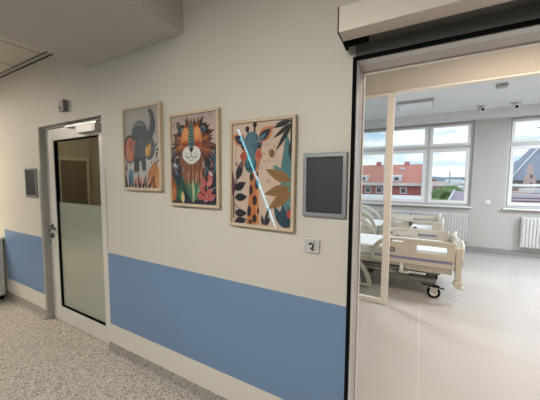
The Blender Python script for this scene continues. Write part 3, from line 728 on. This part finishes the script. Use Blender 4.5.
# ================================================================== ANIMAL PICTURES
INK = {}
def ink(r, g, b):
    k = (r, g, b)
    if k not in INK: INK[k] = mat('print_ink_%02x%02x%02x' % k, srgb(r, g, b), .6, var=.10, vs=30)
    return INK[k]
class Art:
    def __init__(s, w_, h_, bg): s.w, s.h = w_, h_; s.mb = MB(); s.n = 0; s.raw([(0, 0), (1, 0), (1, 1), (0, 1)], bg)
    def raw(s, pts, c):
        """pts in picture units, u to the right, v downwards"""
        y = -.0195 - s.n * .00003; s.n += 1
        q = [(min(max(u, 0), 1), min(max(v, 0), 1)) for u, v in pts]
        q = [p for k, p in enumerate(q) if (abs(p[0] - q[k - 1][0]) + abs(p[1] - q[k - 1][1])) > 1e-5]
        if len(q) < 3: return
        P = [((u - .5) * s.w, y, (.5 - v) * s.h) for u, v in q]
        vs = [s.mb.b.verts.new(p) for p in P]; f = s.mb.b.faces.new(vs); f.material_index = s.mb.mi(ink(*c))
        bmesh.ops.triangulate(s.mb.b, faces=[f])
    def ell(s, u, v, ru, rv, c, ang=0, n=22):
        a = math.radians(ang); k = s.w / s.h   # rv in u units
        pts = []
        for i in range(n):
            t = 2 * PI * i / n; x, y = ru * math.cos(t), rv * math.sin(t)
            pts.append((u + x * math.cos(a) - y * math.sin(a), v + (x * math.sin(a) + y * math.cos(a)) * k))
        s.raw(pts, c)
    def leaf(s, u, v, L, wd, ang, c, n=9):
        """leaf from base (u,v), length L, width wd, angle degrees (0 = right, 90 = up)"""
        a = math.radians(ang); k = s.w / s.h; up_, dn = [], []
        for i in range(n + 1):
            t = i / n; hw = wd / 2 * math.sin(PI * t ** .8)
            for lst, sg in ((up_, 1), (dn, -1)):
                x, y = L * t, sg * hw
                lst.append((u + x * math.cos(a) - y * math.sin(a), v - (x * math.sin(a) + y * math.cos(a)) * k))
        s.raw(up_ + dn[-2:0:-1], c)
    def stroke(s, pts, wd, c, w2=None):
        k = s.w / s.h; w2 = wd if w2 is None else w2; A, B = [], []; n = len(pts)
        for i, (u, v) in enumerate(pts):
            p, q = pts[max(i - 1, 0)], pts[min(i + 1, n - 1)]
            dx, dy = q[0] - p[0], (q[1] - p[1]) / k; l = math.hypot(dx, dy) or 1
            hw = (wd + (w2 - wd) * i / (n - 1)) / 2
            A.append((u - dy / l * hw, v + dx / l * hw * k)); B.append((u + dy / l * hw, v - dx / l * hw * k))
        for i in range(n - 1): s.raw([A[i], A[i + 1], B[i + 1], B[i]], c); s.n -= 1
        s.n += 1
def framed(name, label, x0, x1, z0, z1, art, tilt=0):
    q = (CAM_D - .03) / CAM_D; x0, x1, z0, z1 = x0 * q, x1 * q, 1.5 + (z0 - 1.5) * q, 1.5 + (z1 - 1.5) * q   # measured on the frame's front face
    cx, cz = (x0 + x1) / 2, (z0 + z1) / 2; W, H = x1 - x0, z1 - z0; f = .018
    t = thing(name, label, 'picture', (cx, -.001, cz)); t.rotation_euler = (0, tilt, 0)
    mb = MB(); mb.box(-W / 2, W / 2, -.030, -.002, H / 2 - f, H / 2); mb.box(-W / 2, W / 2, -.030, -.002, -H / 2, -H / 2 + f)
    mb.box(-W / 2, -W / 2 + f, -.030, -.002, -H / 2 + f, H / 2 - f); mb.box(W / 2 - f, W / 2, -.030, -.002, -H / 2 + f, H / 2 - f)
    mb.build('wooden_frame', M_oak, t, .002)
    MB().box(-W / 2 + f, W / 2 - f, -.019, -.003, -H / 2 + f, H / 2 - f).build('backing_board', M_oak, t)
    a = Art(W - 2 * f, H - 2 * f, art[0]); art[1](a)
    a.mb.build('printed_sheet', None, t)
    MB().box(-W / 2 + f, W / 2 - f, -.0282, -.0272, -H / 2 + f, H / 2 - f).build('picture_glass', M_glass_a, t)

def elephant(a):
    G, GD, GL = (84, 92, 98), (58, 64, 70), (112, 118, 122); R_ = random.Random(5)
    a.raw([(0, .42), (1, .36), (1, 1), (0, 1)], (202, 196, 192)); a.raw([(0, .40), (.3, .37), (1, .33), (1, .40), (.3, .45), (0, .47)], (188, 181, 178))
    for k in range(46):   # little dark sprigs
        u = R_.choice((R_.uniform(.03, .2), R_.uniform(.76, .97))); v = R_.uniform(.32, .78)
        a.leaf(u, v, R_.uniform(.03, .07), .016, R_.uniform(50, 130), (48, 44, 48))
    for k in range(8): a.leaf(.88 + R_.uniform(-.05, .08), .50 + k * .045, .10, .03, R_.uniform(30, 70), (36, 34, 40))
    a.ell(.17, .50, .19, .27, GD); a.ell(.165, .51, .15, .235, (190, 112, 92)); a.ell(.13, .56, .08, .12, (206, 134, 108)); a.ell(.20, .46, .05, .10, (168, 92, 80))
    a.ell(.72, .50, .16, .22, G); a.ell(.67, .49, .10, .18, (204, 152, 82)); a.ell(.64, .52, .045, .09, (222, 178, 108))
    # body, legs
    a.raw([(.30, .42), (.60, .42), (.62, .62), (.61, .66), (.30, .66), (.28, .62)], G)
    a.raw([(.28, .60), (.44, .62), (.42, .81), (.27, .81)], GD); a.raw([(.49, .62), (.62, .60), (.62, .79), (.51, .79)], (70, 76, 84))
    for k in range(3): a.ell(.31 + k * .045, .80, .018, .018, (170, 166, 160)); a.ell(.535 + k * .035, .785, .014, .014, (170, 166, 160))
    # head and raised trunk
    a.stroke([(.47, .44), (.58, .43), (.70, .38), (.80, .29), (.835, .20), (.81, .11), (.76, .045)], .26, G, .075)
    a.stroke([(.62, .41), (.74, .36), (.845, .28), (.875, .20), (.84, .11)], .03, GD, .02)
    a.ell(.46, .31, .225, .235, G); a.ell(.43, .26, .16, .13, GL); a.ell(.44, .285, .15, .12, G)
    a.ell(.36, .36, .022, .022, (24, 24, 28)); a.ell(.58, .35, .02, .02, (24, 24, 28)); a.ell(.30, .42, .035, .03, (176, 112, 108))
    a.ell(.76, .05, .04, .03, GD)
    for k in range(5): a.stroke([(.76 + .01 * k, .10 + .035 * k), (.85, .09 + .035 * k)], .008, GD)
    # foliage at the foot
    a.ell(.17, .86, .075, .15, (84, 124, 150)); a.ell(.14, .90, .04, .09, (56, 92, 124))
    a.leaf(.80, 1.0, .50, .34, 82, (186, 122, 76)); a.leaf(.84, 1.0, .30, .16, 70, (150, 84, 56)); a.leaf(.92, 1.0, .35, .14, 85, (205, 146, 96))
    for k in range(9): a.leaf(.30 + k * .05, 1.0, .20 + .05 * (k % 3), .05, 100 - 5 * k, ((186, 110, 92), (212, 158, 138), (116, 66, 56))[k % 3])
    for k in range(8): a.leaf(.02 + k * .10, 1.0, .10, .06, 70 + 10 * (k % 4), (34, 38, 44))
    a.leaf(.03, .98, .26, .06, 96, (50, 48, 60)); a.leaf(.04, .8, .2, .05, 84, (120, 84, 96)); a.leaf(.62, 1, .16, .05, 100, (64, 120, 110))

def lion(a):
    R_ = random.Random(9); TE, OR, BR, DK = (70, 104, 122), (198, 116, 62), (128, 74, 52), (54, 36, 34)
    a.raw([(0, .48), (1, .46), (1, 1), (0, 1)], (46, 52, 66)); a.raw([(0, .0), (1, 0), (1, .08), (0, .10)], (188, 166, 158))
    for k in range(14): a.ell(R_.uniform(.03, .97), R_.uniform(.02, .2), .014, .018, (96, 62, 56), n=8)
    for s in (0, 1):   # side foliage
        for k in range(7):
            u = .05 + R_.uniform(-.03, .09) if s == 0 else .93 + R_.uniform(-.09, .03)
            a.leaf(u, .60 - .03 * k, .30, .085, (100 - 6 * k) if s == 0 else (80 + 6 * k), ((86, 124, 140), (56, 86, 108), (138, 160, 168))[k % 3])
    a.leaf(.17, .16, .15, .11, 90, (52, 92, 92)); a.stroke([(.17, .5), (.17, .15)], .02, (40, 56, 54)); a.leaf(.12, .36, .22, .06, 100, (48, 40, 44))
    # mane
    for ring, (L, wd, cs) in enumerate(((.43, .10, (DK, BR, (92, 52, 42))), (.36, .085, (BR, (156, 92, 60), DK)), (.30, .07, ((112, 60, 46), OR, BR)))):
        for k in range(34):
            an = k * 360 / 34 + R_.uniform(-5, 5); a.leaf(.50 + .05 * math.cos(math.radians(an)), .30, L * R_.uniform(.88, 1.08) * (1.0 if an < 180 else 1.25), wd, an, cs[k % 3])
    for k in range(26):    # chest
        u = .27 + .46 * k / 25; a.leaf(u, .46 + R_.uniform(-.03, .03), .42 + R_.uniform(0, .16), .055, -90 + (u - .5) * 26, (BR, (156, 94, 62), DK, (182, 122, 84), (96, 66, 56))[k % 5])
    for k in range(12): a.leaf(.34 + .03 * k, .62, .40, .05, -90 + R_.uniform(-6, 6), ((172, 104, 78), (118, 74, 62), (190, 140, 112))[k % 3])
    # ears
    for s in (-1, 1):
        a.ell(.50 + s * .235, .165, .09, .085, DK); a.ell(.50 + s * .225, .175, .058, .058, (98, 118, 130)); a.ell(.50 + s * .215, .185, .035, .04, (60, 72, 84))
    # face
    a.ell(.47, .29, .235, .27, (150, 84, 54)); 
    for s in (-1, 1):
        a.ell(.47 + s * .125, .27, .105, .20, (214, 130, 66)); a.ell(.47 + s * .14, .345, .09, .085, (180, 82, 52)); a.ell(.47 + s * .13, .21, .06, .09, (226, 154, 90))
        a.stroke([(.47 + s * .19, .315), (.47 + s * .13, .332), (.47 + s * .075, .315)], .014, (34, 26, 28))
        for j in range(3): a.stroke([(.47 + s * (.11 + j * .03), .33), (.47 + s * (.12 + j * .035), .345)], .009, (34, 26, 28))
    a.raw([(.43, .10), (.51, .10), (.545, .33), (.50, .39), (.44, .39), (.395, .33)], (78, 108, 104)); a.raw([(.455, .14), (.485, .14), (.50, .34), (.44, .34)], (54, 84, 84))
    for k in range(5): a.stroke([(.44, .16 + .035 * k), (.50, .16 + .035 * k)], .007, (150, 168, 158))
    a.ell(.40, .44, .135, .125, (224, 220, 214)); a.ell(.54, .44, .135, .125, (224, 220, 214)); a.ell(.47, .47, .15, .12, (224, 220, 214))
    a.raw([(.41, .365), (.53, .365), (.50, .405), (.47, .42), (.44, .405)], (28, 26, 30)); a.stroke([(.47, .41), (.47, .455)], .012, (28, 26, 30))
    a.stroke([(.34, .455), (.38, .48), (.43, .475), (.47, .455), (.51, .475), (.56, .48), (.60, .455)], .014, (28, 26, 30))
    a.stroke([(.42, .50), (.47, .51), (.52, .50)], .01, (90, 70, 66))
    for s in (-1, 1):
        for j in range(6): a.ell(.47 + s * (.07 + .03 * (j % 3)), .43 + .015 * (j // 3), .006, .006, (60, 50, 50), n=6)
    # flowers and leaves below
    a.leaf(.17, .98, .58, .17, 112, (44, 92, 74)); a.leaf(.22, .98, .45, .12, 84, (62, 124, 92)); a.leaf(.30, .98, .5, .10, 100, (36, 78, 66))
    for an in (60, 75, 90, 105, 120): a.leaf(.50, .98, .40, .085, an, ((112, 152, 112), (70, 122, 96), (150, 176, 126), (84, 130, 100), (58, 106, 84))[int((an - 60) / 15)])
    a.stroke([(.50, .98), (.50, .78)], .02, (206, 200, 160))
    a.leaf(.08, .98, .50, .16, 100, (150, 82, 48)); a.leaf(.03, .98, .30, .12, 84, (186, 120, 76)); a.leaf(.12, .60, .12, .07, 120, (210, 200, 190)); a.leaf(.27, 1, .22, .08, 95, (224, 194, 140))
    for (u, v, an) in ((.76, .98, 80), (.78, .90, 40), (.76, .88, 130), (.80, .80, 50), (.77, .80, 120), (.84, .74, 70), (.74, .94, 150), (.82, .95, 30)): a.leaf(u, v, .19, .10, an, (190, 96, 92) if an != 50 else (206, 122, 112))
    for k in range(10): a.leaf(R_.uniform(.6, .98), R_.uniform(.55, .75), .13, .035, R_.uniform(60, 150), ((86, 118, 136), (34, 40, 52), (206, 204, 200), (176, 104, 84))[k % 4])
    for k in range(10): a.leaf(R_.uniform(.02, .3), R_.uniform(.5, .7), .13, .035, R_.uniform(50, 130), ((86, 118, 136), (34, 40, 52), (140, 96, 80))[k % 3])
    for k in range(10): a.ell(R_.uniform(.6, .97), R_.uniform(.78, .97), .014, .014, (150, 170, 180), n=8)

def giraffe(a):
    R_ = random.Random(4); OR, NV, TE, MU = (196, 118, 66), (32, 34, 46), (74, 126, 130), (146, 106, 60)
    for k in range(30):   # fine wood-like lines in the pink ground
        u = R_.uniform(.02, .98); v = R_.uniform(.05, .9); a.stroke([(u, v), (u + R_.uniform(-.02, .02), v + .06), (u + R_.uniform(-.03, .03), v + .12)], .006, (172, 134, 116))
    for k in range(16): a.ell(.55 + R_.uniform(-.0, .35), R_.uniform(.2, .62), .02, .02, (190, 156, 138), n=8)
    # right side foliage
    a.leaf(1.04, .96, 1.25, .30, 96, TE); a.leaf(.99, .60, .40, .16, 136, (84, 136, 138)); a.raw([(.88, .60), (1, .55), (1, .8), (.9, .76)], (96, 144, 140))
    a.stroke([(.985, .0), (.975, .38)], .035, (36, 40, 36), .02)
    for (u, v, L, an) in ((.98, .015, .30, 196), (.98, .04, .34, 214), (.98, .05, .42, 236), (.98, .02, .25, 186), (.985, .20, .22, 262)): a.leaf(u, v, L, .065, an, (38, 40, 36))
    for (u, v, L, an) in ((.99, .565, .44, 158), (.98, .625, .42, 194), (.99, .665, .44, 216)): a.leaf(u, v, L, .155, an, MU); a.stroke([(u, v), (u + .8 * L * math.cos(math.radians(an)), v - .8 * L * math.sin(math.radians(an)) * .68)], .007, (110, 74, 40))
    a.ell(.685, .305, .045, .058, (138, 92, 50)); a.ell(.08, .40, .025, .03, (142, 134, 122)); a.ell(.83, .87, .03, .035, (178, 92, 74))
    for an in (70, 95, 120, 45): a.leaf(.90, 1.0, .34, .12, an, (36, 66, 80))
    a.ell(.97, .87, .035, .06, (188, 74, 66)); 
    for (u, an) in ((.58, 75), (.56, 100), (.60, 60)): a.leaf(u, 1.0, .30 if an == 75 else .16, .05, an, (52, 48, 60))
    # neck
    a.raw([(.325, .42), (.46, .42), (.475, .7), (.49, 1), (.27, 1), (.31, .7)], OR); a.raw([(.43, .42), (.46, .42), (.475, .7), (.49, 1), (.445, 1)], (214, 142, 88))
    for (u, v, ru, rv) in ((.35, .53, .035, .06), (.445, .60, .035, .075), (.345, .66, .032, .07), (.41, .76, .042, .075), (.315, .87, .035, .085), (.41, .94, .04, .06), (.47, .86, .016, .05), (.45, .50, .02, .03), (.34, .98, .03, .04)): a.ell(u, v, ru, rv, (56, 38, 42))
    # left plant
    a.stroke([(.03, .95), (.03, .70), (.10, .50)], .02, (66, 40, 56)); a.leaf(.09, .56, .32, .11, 72, (36, 34, 50)); a.leaf(.16, .44, .1, .08, 80, (116, 78, 92)); a.leaf(.01, .72, .4, .09, 92, (112, 62, 82))
    for (v, an) in ((.66, 30), (.74, 4), (.90, 2), (.995, 14)): a.leaf(.05, v, .23, .12, an, (34, 34, 46))
    for v in (.8, .86): a.stroke([(.03, v), (.14, v + .06)], .012, (34, 34, 46))
    # ears, horns
    for (u, v, an, L) in ((.22, .185, 154, .24), (.47, .175, 38, .30)):
        a.leaf(u, v, L, .19, an, (208, 134, 84)); a.leaf(u, v, L * .84, .125, an, (34, 46, 66)); a.leaf(u, v, L * .5, .06, an, (88, 120, 138))
    for u, v in ((.27, .06), (.40, .025)): a.stroke([(.31 if u < .3 else .38, .17), (u, v)], .028, (60, 42, 44)); a.ell(u, v, .036, .042, (38, 32, 38))
    # face
    a.ell(.345, .30, .165, .27, OR); a.ell(.345, .20, .125, .165, (82, 116, 132)); a.raw([(.24, .22), (.45, .22), (.40, .36), (.35, .40), (.29, .36)], (82, 116, 132))
    for k in range(24): a.ell(.25 + .2 * R_.random(), .12 + .2 * R_.random(), .012, .010, (44, 66, 84), n=6)
    a.ell(.20, .325, .052, .058, (190, 82, 62)); a.ell(.475, .315, .052, .058, (190, 82, 62))
    for u in (.195, .475):
        a.ell(u, .225, .025, .045, NV); a.ell(u + .006, .215, .008, .01, (220, 220, 214), n=8)
        for j in (-1, 0, 1): a.stroke([(u, .22 + .012 * j), (u + (-.055 if u < .3 else .055), .205 + .018 * j)], .009, NV)
    a.ell(.335, .405, .105, .125, (52, 92, 104)); a.ell(.335, .375, .075, .07, (78, 122, 130)); a.ell(.30, .39, .013, .018, NV); a.ell(.37, .39, .013, .018, NV)
    a.stroke([(.28, .44), (.335, .455), (.39, .44)], .010, NV)

framed('framed_picture', 'wood framed print of a grey elephant with raised trunk', -2.045, -1.610, 1.418, 2.042, ((174, 166, 164), elephant))
framed('framed_picture', 'wood framed print of a lion with brown mane among leaves', -1.523, -1.090, 1.323, 1.940, ((196, 172, 162), lion))
framed('framed_picture', 'wood framed print of a giraffe, light tube mirrored in its glass', -1.010, -.583, 1.226, 1.843, ((216, 188, 168), giraffe), .012)
